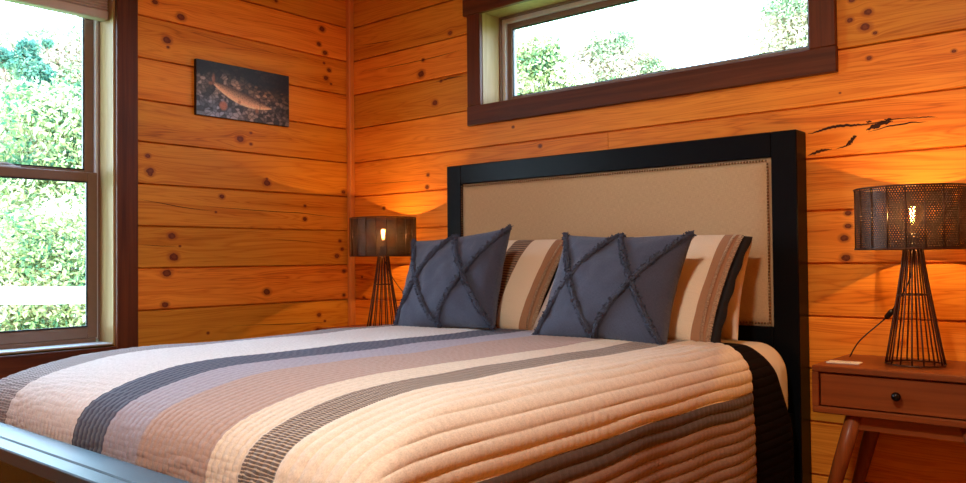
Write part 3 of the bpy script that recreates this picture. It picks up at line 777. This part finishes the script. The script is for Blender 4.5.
# ------------------------------------------------------------------ nightstands
M_ns = wood('nightstand_wood', (.30, .080, .018), (.14, .030, .007), 'x', .4, 50, .05)
M_nsz = wood('nightstand_leg_wood', (.30, .080, .018), (.14, .030, .007), 'z', .4, 50, .05)
M_knob = plain('black_knob', (.012, .008, .006), .25, .6, bump=0)
def nightstand(x0, label):
    W_, y0, y1 = .54, -.405, -.03; zt, zb = -.345+G, -.492+G; t_ = .020
    r = tag(empty('nightstand', (x0+W_/2, -.22, 0)), label, 'nightstand', 'matching mid-century nightstands'); bpy.context.view_layer.update()
    x1 = x0+W_
    part('case', MB().box((x0, y0, zt-t_), (x1, y1, zt), 0, .003).box((x0, y0, zb), (x1, y1, zb+t_), 0, .003).box((x0, y0+.0005, zb+t_), (x0+t_, y1, zt-t_), 0, .001)
         .box((x1-t_, y0+.0005, zb+t_), (x1, y1, zt-t_), 0, .001).box((x0+t_, y1-.012, zb+t_), (x1-t_, y1, zt-t_)), M_ns, r)
    dr = part('drawer', MB().box((x0+t_+.003, y0+.010, zb+t_+.003), (x1-t_-.003, y0+.030, zt-t_-.004), 0, .002).box((x0+t_+.006, y0+.03, zb+t_+.006), (x1-t_-.006, y1-.02, zb+t_+.05)), M_ns, r)
    kb = MB().lathe([(0, .030), (.010, .028), (.0135, .022), (.012, .014), (.006, .009), (.006, 0)], (x0+W_/2-.024, y0+.010, (zt+zb)/2), 20, axis='y').build('knob', M_knob, smooth=True)
    keep(kb, dr)
    part('apron', MB().box((x0+.10, y0+.035, zb-.045), (x1-.10, y0+.055, zb-.001)).box((x0+.10, y1-.055, zb-.045), (x1-.10, y1-.035, zb-.001))
         .box((x0+.10, y0+.05, zb-.04), (x0+.12, y1-.05, zb-.001)).box((x1-.12, y0+.05, zb-.04), (x1-.10, y1-.05, zb-.001)), M_ns, r)
    for sx in (-1, 1):
        for sy in (-1, 1):
            tx = x0+W_/2+sx*(W_/2-.115); ty = (y0+y1)/2+sy*(.145 if sy < 0 else .13)
            part('leg', MB().tube([(tx, ty, zb-.001), (tx+sx*.045, ty+sy*.004, zb-.16), (tx+sx*.135, ty+sy*.02, 0.0)], [.025, .023, .013], 14), M_nsz, r, smooth=True)
    return r
nightstand(.222, 'wooden nightstand mostly hidden behind the far side of the bed, in the corner')
nightstand(2.665, 'mid-century wooden nightstand with one drawer, right of the headboard')

# ------------------------------------------------------------------ lamps
M_iron = plain('dark_bronze_wire', (.095, .042, .024), .42, .75, bump=0)
M_cord = plain('black_cord', (.006, .005, .005), .5, bump=0)
t = NT('perforated_shade'); u, v, _ = t.sep(t.uv())      # metres round and up; round holes in staggered rows
pt = .0078; row = t.m('FLOOR', t.m('DIVIDE', v, pt*.87)); sh = t.m('MULTIPLY', t.m('FLOORED_MODULO', row, 2.0), .5)
fu = t.m('SUBTRACT', t.m('FRACT', t.m('ADD', t.m('DIVIDE', u, pt), sh)), .5); fv = t.m('SUBTRACT', t.m('FRACT', t.m('DIVIDE', v, pt*.87)), .5)
hole = t.m('LESS_THAN', t.m('ADD', t.m('MULTIPLY', fu, fu), t.m('MULTIPLY', t.m('MULTIPLY', fv, .87), t.m('MULTIPLY', fv, .87))), .052)
n = t.noise(t.obj(), 30, 3); t.set(color=t.mix(n, (.030, .016, .012), (.075, .038, .026)), rough=.5, metal=.6)
tb = t.n('ShaderNodeBsdfTransparent'); mx = t.n('ShaderNodeMixShader'); t.l(hole, mx.inputs[0]); t.l(t.b.outputs[0], mx.inputs[1]); t.l(tb.outputs[0], mx.inputs[2]); t.l(mx.outputs[0], t.out.inputs[0])
M_shade = t.mat
t = NT('bulb_glass'); tr = t.n('ShaderNodeBsdfTransparent'); tr.inputs[0].default_value = (1, .93, .8, 1); gl = t.n('ShaderNodeBsdfGlossy'); gl.inputs['Roughness'].default_value = .05
mx = t.n('ShaderNodeMixShader'); mx.inputs[0].default_value = .06; t.l(tr.outputs[0], mx.inputs[1]); t.l(gl.outputs[0], mx.inputs[2]); t.l(mx.outputs[0], t.out.inputs[0]); M_bulb = t.mat
t = NT('glowing_filament'); t.set(color=(1, .6, .2), em=(1.0, .50, .13), ems=55.0); M_fil = t.mat
BULB_W = 9.0
def lamp(cx, cy, label, rot, cordpts):
    zb = -.345+G; r = tag(empty('table_lamp', (cx, cy, zb)), label, 'lamp', 'wire table lamps on the nightstands'); bpy.context.view_layer.update()
    Rs = .163; s0, s1 = .362, .550
    # shade: perforated band
    n = 96; th = np.linspace(0, 2*PI, n+1); zz = np.linspace(s0, s1, 3); A, Zz = np.meshgrid(th, zz, indexing='ij')
    P = np.stack([cx+Rs*np.cos(A), cy+Rs*np.sin(A), zb+Zz], -1)
    sh_ = grid_mesh('lamp_shade', P, np.stack([A*Rs, Zz], -1), M_shade); bpy.context.view_layer.update(); keep(sh_, r)
    mb = MB(); ring = lambda R_, z_, rr: mb.tube([(cx+R_*math.cos(a), cy+R_*math.sin(a), zb+z_) for a in np.linspace(0, 2*PI, 64, endpoint=False)], rr, 6, closed=True)
    ring(Rs+.002, s0, .0032); ring(Rs+.002, s1, .0032)
    for i in range(20):
        a = 2*PI*i/20+rot; mb.tube([(cx+(Rs+.003)*math.cos(a), cy+(Rs+.003)*math.sin(a), zb+z_) for z_ in (s0, s1)], .0018, 5)
    for i in range(3):
        a = 2*PI*i/3+rot; mb.tube([(cx+.018*math.cos(a), cy+.018*math.sin(a), zb+s0+.035), (cx+Rs*math.cos(a), cy+Rs*math.sin(a), zb+s0+.002)], .002, 5)
    ring(.018, s0+.035, .0025)
    keep(mb.build('shade_frame', M_iron, smooth=True), sh_)
    mb = MB()
    prof = lambda q: .026 + (.084-.026)*(1-q)**1.12
    for i in range(16):
        a = 2*PI*i/16+rot; mb.tube([(cx+prof(q)*math.cos(a), cy+prof(q)*math.sin(a), zb+.004+.362*q) for q in np.linspace(0, 1, 7)], .0027, 6)
    ring(prof(0), .004, .003); ring(prof(1), .366, .003); ring(prof(.60), .219, .0022)
    base = mb.build('wire_base', M_iron, smooth=True); keep(base, r)
    mb = MB(); mb.lathe([(0, 0), (.0265, 0), (.0265, .006), (.017, .008), (.017, .042), (.014, .046), (0, .046)], (cx, cy, zb+.364), 20)
    keep(mb.build('socket', M_cord, smooth=True), r)
    zf = zb+.475
    mb = MB(); mb.lathe([(.012, -.066), (.013, -.05), (.022, -.028), (.029, -.006), (.030, .006), (.025, .022), (.012, .032), (0, .034)], (cx, cy, zf), 24)
    bo = mb.build('bulb', M_bulb, smooth=True); keep(bo, r)
    mb = MB()
    for k in range(4):
        a = PI/4+k*PI/2; mb.tube([(cx+.004*math.cos(a), cy+.004*math.sin(a), zf-.028), (cx+.0085*math.cos(a), cy+.0085*math.sin(a), zf+.018)], .0013, 5)
    keep(mb.build('filament', M_fil), bo)
    L = D.lights.new('bulb_light', 'POINT'); L.energy = BULB_W; L.color = (1, .56, .19); L.shadow_soft_size = .006
    lo = D.objects.new('bulb_light', L); COL.objects.link(lo); lo.location = (cx, cy, zf); bpy.context.view_layer.update(); keep(lo, r)
    mb = MB(); mb.tube(cordpts, .0022, 6); co = mb.build('cord', M_cord, smooth=True); keep(co, r)
    k = len(cordpts)//2-1; a, b = Vector(cordpts[k]), Vector(cordpts[k+1]); m_ = (a+b)/2; d_ = (b-a).normalized()
    mb = MB(); mb.tube([m_-d_*.022, m_-d_*.018, m_+d_*.018, m_+d_*.022], [.004, .009, .009, .004], 10); keep(mb.build('inline_switch', M_cord, smooth=True), co)
    return r
def bez(pts, n=10):
    out = []
    P_ = [Vector(p) for p in pts]
    for i in range(len(P_)-1):
        p0 = P_[max(i-1, 0)]; p1 = P_[i]; p2 = P_[i+1]; p3 = P_[min(i+2, len(P_)-1)]
        for q in range(n):
            t_ = q/n; out.append(tuple(.5*((2*p1)+(-p0+p2)*t_+(2*p0-5*p1+4*p2-p3)*t_**2+(-p0+3*p1-3*p2+p3)*t_**3)))
    out.append(tuple(P_[-1])); return out
zt = -.345+G
LR = (2.918, -.215); LL = (.492, -.215)
lamp(*LR, 'bronze wire cage table lamp on the right nightstand, with glowing bulb', .12, bez([(LR[0], LR[1], zt+.36), (LR[0]-.012, LR[1]+.01, zt+.27), (LR[0]-.075, LR[1]+.06, zt+.17), (LR[0]-.112, LR[1]+.085, zt+.13), (LR[0]-.18, LR[1]+.06, zt+.06), (2.705, -.155, zt+.004)]))
lamp(*LL, 'bronze wire cage table lamp in the far corner beside the bed, with glowing bulb', .30, bez([(LL[0], LL[1], zt+.36), (LL[0]+.02, LL[1]+.03, zt+.27), (LL[0]+.05, LL[1]+.08, zt+.185), (LL[0]+.09, LL[1]+.11, zt+.15), (LL[0]+.14, LL[1]+.15, zt+.08), (LL[0]+.16, LL[1]+.17, zt+.004)]))

# cards
M_card = plain('white_card', (.72, .66, .58), .6, noise_amt=.03, bump=0)
M_ink = plain('card_print', (.16, .12, .10), .6, bump=0)
def card(cx, cy, a, w, d, h, label):
    r = tag(empty('card', (cx, cy, zt)), label, 'card'); r.rotation_euler = (0, 0, a)
    MB().box((-w/2, -d/2, 0.0005), (w/2, d/2, h), 0, .0005).build('paper', M_card, r)
    mb = MB()
    for i in range(9): mb.box((-w*.22+i*w*.05, -d*.10, h), (-w*.22+i*w*.05+w*.03, -d*.02, h+.0003))
    mb.build('printed_line', M_ink, r)
card(2.732, -.300, R(4), .098, .055, .004, 'small white card with a printed line at the front left of the right nightstand')
card(.70, -.26, R(8), .11, .07, .012, 'small pale card lying on the far nightstand beside the lamp')

# ------------------------------------------------------------------ outdoors
M_leaves = {}
def leaf_mat(name, cols):
    t = NT(name); tn = t.attr('tone'); c = t.ramp(tn, [(i/(len(cols)-1), c_) for i, c_ in enumerate(cols)])
    df = t.n('ShaderNodeBsdfDiffuse'); tl = t.n('ShaderNodeBsdfTranslucent'); t.l(c, df.inputs[0]); t.l(c, tl.inputs[0])
    mx = t.n('ShaderNodeMixShader'); mx.inputs[0].default_value = .35; t.l(df.outputs[0], mx.inputs[1]); t.l(tl.outputs[0], mx.inputs[2]); t.l(mx.outputs[0], t.out.inputs[0]); return t.mat
ML_a = leaf_mat('bright_leaves', [(.04, .11, .06), (.16, .22, .09), (.30, .33, .13), (.42, .36, .22), (.50, .46, .38)])
ML_b = leaf_mat('teal_leaves', [(.03, .09, .07), (.06, .15, .11), (.12, .22, .15), (.22, .30, .18)])
ML_c = leaf_mat('pale_blossom_leaves', [(.12, .20, .10), (.24, .26, .15), (.40, .30, .20), (.46, .36, .27), (.5, .42, .36)])
M_bark = plain('bark', (.10, .06, .04), .9)
def leaf_cloud(blobs, n, size, mat, name, parent):
    vol = np.array([b[3]**2 for b in blobs]); vol = vol/vol.sum()
    which = rng.choice(len(blobs), n, p=vol); B = np.array(blobs, float)
    d = rng.standard_normal((n, 3)); d /= np.linalg.norm(d, axis=1)[:, None]
    r = rng.random(n)**.3*(1+.10*np.abs(rng.standard_normal(n))); c = B[which, :3] + d*(B[which, 3]*r)[:, None]*np.array([1, 1, .85])
    nrm = d*.5 + rng.standard_normal((n, 3))*.8 + np.array([0, 0, .35]); nrm /= np.linalg.norm(nrm, axis=1)[:, None]
    a = np.cross(nrm, rng.standard_normal((n, 3))); a /= np.linalg.norm(a, axis=1)[:, None]; b = np.cross(nrm, a)
    s = size*(.6+.8*rng.random(n))[:, None]
    V = np.stack([c-a*s, c-b*s*.42, c+a*s, c+b*s*.42], 1).reshape(-1, 3)
    F = np.arange(4*n).reshape(n, 4)
    me = D.meshes.new(name); me.from_pydata(V.tolist(), [], F.tolist()); me.materials.append(mat)
    # clumps of similar leaves
    cl = np.array([noise.noise(Vector(p*2.2)) for p in c]); tone = np.clip(.5+.9*cl+.22*rng.standard_normal(n), 0, 1)
    at = me.attributes.new('tone', 'FLOAT', 'FACE'); at.data.foreach_set('value', tone.astype(np.float32))
    me.update(); o = D.objects.new(name, me); COL.objects.link(o); o.parent = parent; return o
GZ = -1.0+G-.6
def tree(name, base, blobs, n, size, mat, label, cat):
    r = tag(empty(name, base), label, cat, 'trees and shrubs outside the windows')
    rel = [(b[0]-base[0], b[1]-base[1], b[2]-base[2], b[3]) for b in blobs]
    leaf_cloud(rel, n, size, mat, 'foliage', r)
    mb = MB(); top = max(b[2] for b in rel)
    mb.tube([(0, 0, 0), (.05, .02, top*.4), (0, .05, top*.85)], [.10, .08, .03], 8)
    for b in rel: mb.tube([(0, .02, max(.1, b[2]*.45)), (b[0]*.6, b[1]*.6, b[2]*.75), (b[0], b[1], b[2])], [.045, .03, .012], 6)
    mb.build('trunk', M_bark, r, smooth=True); return r
Cc = np.array([3.57838, -3.05791, G])
def spot(u, v, dep):
    d = Fv*f_ + Rv*(u-483) - Uv*(v-241.5); return Vector(Cc) + d*(dep/f_)
def blobs_at(lst):
    out = []
    for u, v, dep, r in lst: p = spot(u, v, dep); out.append((p.x, p.y, p.z, r))
    return out
def grow(name, lst, n, size, mat, label, cat='tree'):
    b = blobs_at(lst); bx = sum(q[0] for q in b)/len(b); by = sum(q[1] for q in b)/len(b)
    return tree(name, (bx, by, GZ), b, n, size, mat, label, cat)
grow('tree', [(50, 150, 8.6, .62), (20, 118, 9.0, .45), (75, 115, 9.0, .45), (90, 185, 8.8, .6), (10, 175, 9.2, .5), (55, 205, 8.4, .6), (130, 150, 9, .7), (-40, 150, 9.2, .7)], 31200, .034, ML_a, 'bright yellow-green tree filling the middle of the tall left window')
grow('shrub', [(60, 250, 7.4, .5), (15, 262, 7.4, .5), (95, 240, 7.6, .5), (40, 320, 7.2, .5), (85, 325, 7.2, .5), (0, 330, 7.2, .5), (60, 290, 7.2, .5), (10, 295, 7.2, .45), (120, 300, 7.4, .6), (-50, 300, 7.4, .7), (45, 370, 7.2, .5), (100, 370, 7.2, .5)], 39000, .028, ML_a, 'leafy bright shrub low in the tall left window, behind the white fence rail', 'shrub')
grow('tree', [(5, 205, 11.0, .62), (-30, 190, 11.2, .8), (20, 165, 11.0, .5), (-20, 240, 11.0, .8), (40, 220, 11.0, .55)], 18200, .042, ML_b, 'dark teal-green tree at the left edge of the tall left window')
grow('tree', [(35, 68, 15, .95), (10, 75, 15, .9), (60, 62, 15.5, .8), (85, 60, 15.5, .85), (25, 95, 15, 1.2), (70, 95, 15, 1.3), (-20, 85, 15, 1.3), (110, 90, 16, 1.5), (140, 70, 16, 1.2)], 39000, .048, ML_c, 'pale hazy tree at the top of the tall left window, below the white sky')
grow('tree', [(28, 48, 12.6, .16), (24, 64, 12.6, .24), (40, 74, 12.6, .2), (2, 58, 12.6, .16), (34, 84, 12.6, .22), (48, 44, 12.6, .08)], 3200, .039, ML_b, 'teal-green branches poking up in front of the pale hazy tree')
grow('tree', [(535, 75, 11, .50), (522, 54, 11, .26), (545, 50, 11, .24), (500, 95, 11, .6), (558, 92, 11, .5), (533, 62, 11, .34)], 13520, .034, ML_a, 'green tree at the lower left of the high window over the bed')
grow('tree', [(612, 66, 13, .58), (605, 48, 13, .34), (620, 44, 13, .26), (632, 60, 13, .42), (585, 74, 13, .50), (645, 74, 13, .40), (572, 62, 13, .28), (612, 100, 13, .8), (657, 70, 13, .28), (590, 58, 13, .3)], 20800, .032, ML_c, 'pale blossoming tree in the middle of the high window over the bed')
grow('tree', [(795, 15, 11, .42), (780, 26, 11, .34), (768, 42, 11, .32), (795, 40, 11, .46), (780, 5, 11, .28), (812, 0, 11, .5), (830, 30, 11, .55)], 9360, .032, ML_c, 'sparse pale tree at the right end of the high window over the bed')
# white fence rail outside
pa, pb = Vector((-4.2, -1.83, 0)), Vector((-1.35, .66, 0)); dd_ = (pb-pa).normalized(); nn_ = Vector((-dd_.y, dd_.x, 0))
fr_ = tag(empty('fence', (-2.7, -.5, GZ)), 'white painted fence rail outside the tall left window', 'fence'); bpy.context.view_layer.update()
M_white = plain('white_paint', (.82, .83, .85), .5, noise_amt=.02, bump=0)
def fbox(a, b, w, z0_, z1_, nm):
    q = [a+nn_*w, b+nn_*w, b-nn_*w, a-nn_*w]; vs = [(p.x, p.y, z0_) for p in q]+[(p.x, p.y, z1_) for p in q]
    return part(nm, MB().add(vs, [(3, 2, 1, 0), (4, 5, 6, 7), (0, 1, 5, 4), (1, 2, 6, 5), (2, 3, 7, 6), (3, 0, 4, 7)]), M_white, fr_)
fbox(pa, pb, .02, -.300+G, -.178+G, 'rail')
for q in (pa, pb): fbox(q-dd_*.06, q+dd_*.06, .06, GZ, -.10+G, 'post')
t = NT('lawn'); n = t.noise(t.obj(), 3, 5); t.set(color=t.mix(n, (.08, .20, .05), (.22, .36, .10)), rough=.95); M_lawn = t.mat
gr = struct(MB().box((-30, -14, GZ-.1), (-.3, 30, GZ)).box((-.3, .3, GZ-.1), (30, 30, GZ)).build('ground_outside', M_lawn))

# ------------------------------------------------------------------ light
W = D.worlds.new('World'); SC.world = W; W.use_nodes = True; nt = W.node_tree; bg = nt.nodes['Background']
tc = nt.nodes.new('ShaderNodeTexCoord'); sp = nt.nodes.new('ShaderNodeSeparateXYZ'); nt.links.new(tc.outputs['Generated'], sp.inputs[0])
cr = nt.nodes.new('ShaderNodeValToRGB'); nt.links.new(sp.outputs[2], cr.inputs[0])
cr.color_ramp.elements[0].position = 0; cr.color_ramp.elements[0].color = (.66, .84, 1, 1); cr.color_ramp.elements[1].position = .7; cr.color_ramp.elements[1].color = (.42, .68, 1, 1)
nt.links.new(cr.outputs[0], bg.inputs[0]); bg.inputs[1].default_value = 22.0
S_ = D.lights.new('sun', 'SUN'); S_.energy = 12.0; S_.angle = R(2); S_.color = (1, .93, .80)
so = D.objects.new('sun', S_); COL.objects.link(so); so.rotation_euler = Vector((-.62, .50, -.62)).to_track_quat('-Z', 'Y').to_euler()
def portal(loc, direc, sx, sy):
    L = D.lights.new('window_portal', 'AREA'); L.shape = 'RECTANGLE'; L.size = sx; L.size_y = sy; L.cycles.is_portal = True
    o = D.objects.new('window_portal', L); COL.objects.link(o); o.location = loc; o.rotation_euler = Vector(direc).to_track_quat('-Z', 'Z').to_euler()
portal((-.22, (LW[0]+LW[1])/2, (LW[2]+LW[3])/2), (1, 0, 0), LW[1]-LW[0], LW[3]-LW[2])
portal(((BW[0]+BW[1])/2, .22, (BW[2]+BW[3])/2), (0, -1, 0), BW[1]-BW[0], BW[3]-BW[2])
# added fill light shaped as a ceiling fixture, out of view beyond the bed
cl_ = tag(empty('ceiling_fill_light', (2.8, -2.7, CE)), 'added unseen round fill light on the ceiling beyond the foot of the bed', 'lamp'); bpy.context.view_layer.update()
t = NT('opal_glass'); t.set(color=(.9, .8, .65), em=(1, .62, .32), ems=2.0); M_opal = t.mat
part('canopy', MB().lathe([(0, 0), (.17, 0), (.17, -.03), (.0, -.03)], (2.8, -2.7, CE), 32), M_iron, cl_, smooth=True)
part('diffuser', MB().lathe([(.155, -.031), (.15, -.06), (.10, -.085), (0, -.095)], (2.8, -2.7, CE), 32), M_opal, cl_, smooth=True)
A_ = D.lights.new('room_fill', 'AREA'); A_.shape = 'DISK'; A_.size = .30; A_.energy = 60; A_.color = (1, .90, .76)
ao = D.objects.new('room_fill', A_); COL.objects.link(ao); ao.location = (2.8, -2.7, CE-.11)

SC.view_settings.view_transform = 'Standard'; SC.view_settings.look = 'None'; SC.view_settings.gamma = 1; SC.view_settings.use_curve_mapping = False
SC.view_settings.exposure = 0.0
SC.cycles.use_denoising = True
SC.cycles.max_bounces = 8; SC.cycles.diffuse_bounces = 5; SC.cycles.transparent_max_bounces = 16; SC.cycles.caustics_reflective = False; SC.cycles.caustics_refractive = False
SC.cycles.sample_clamp_indirect = 4
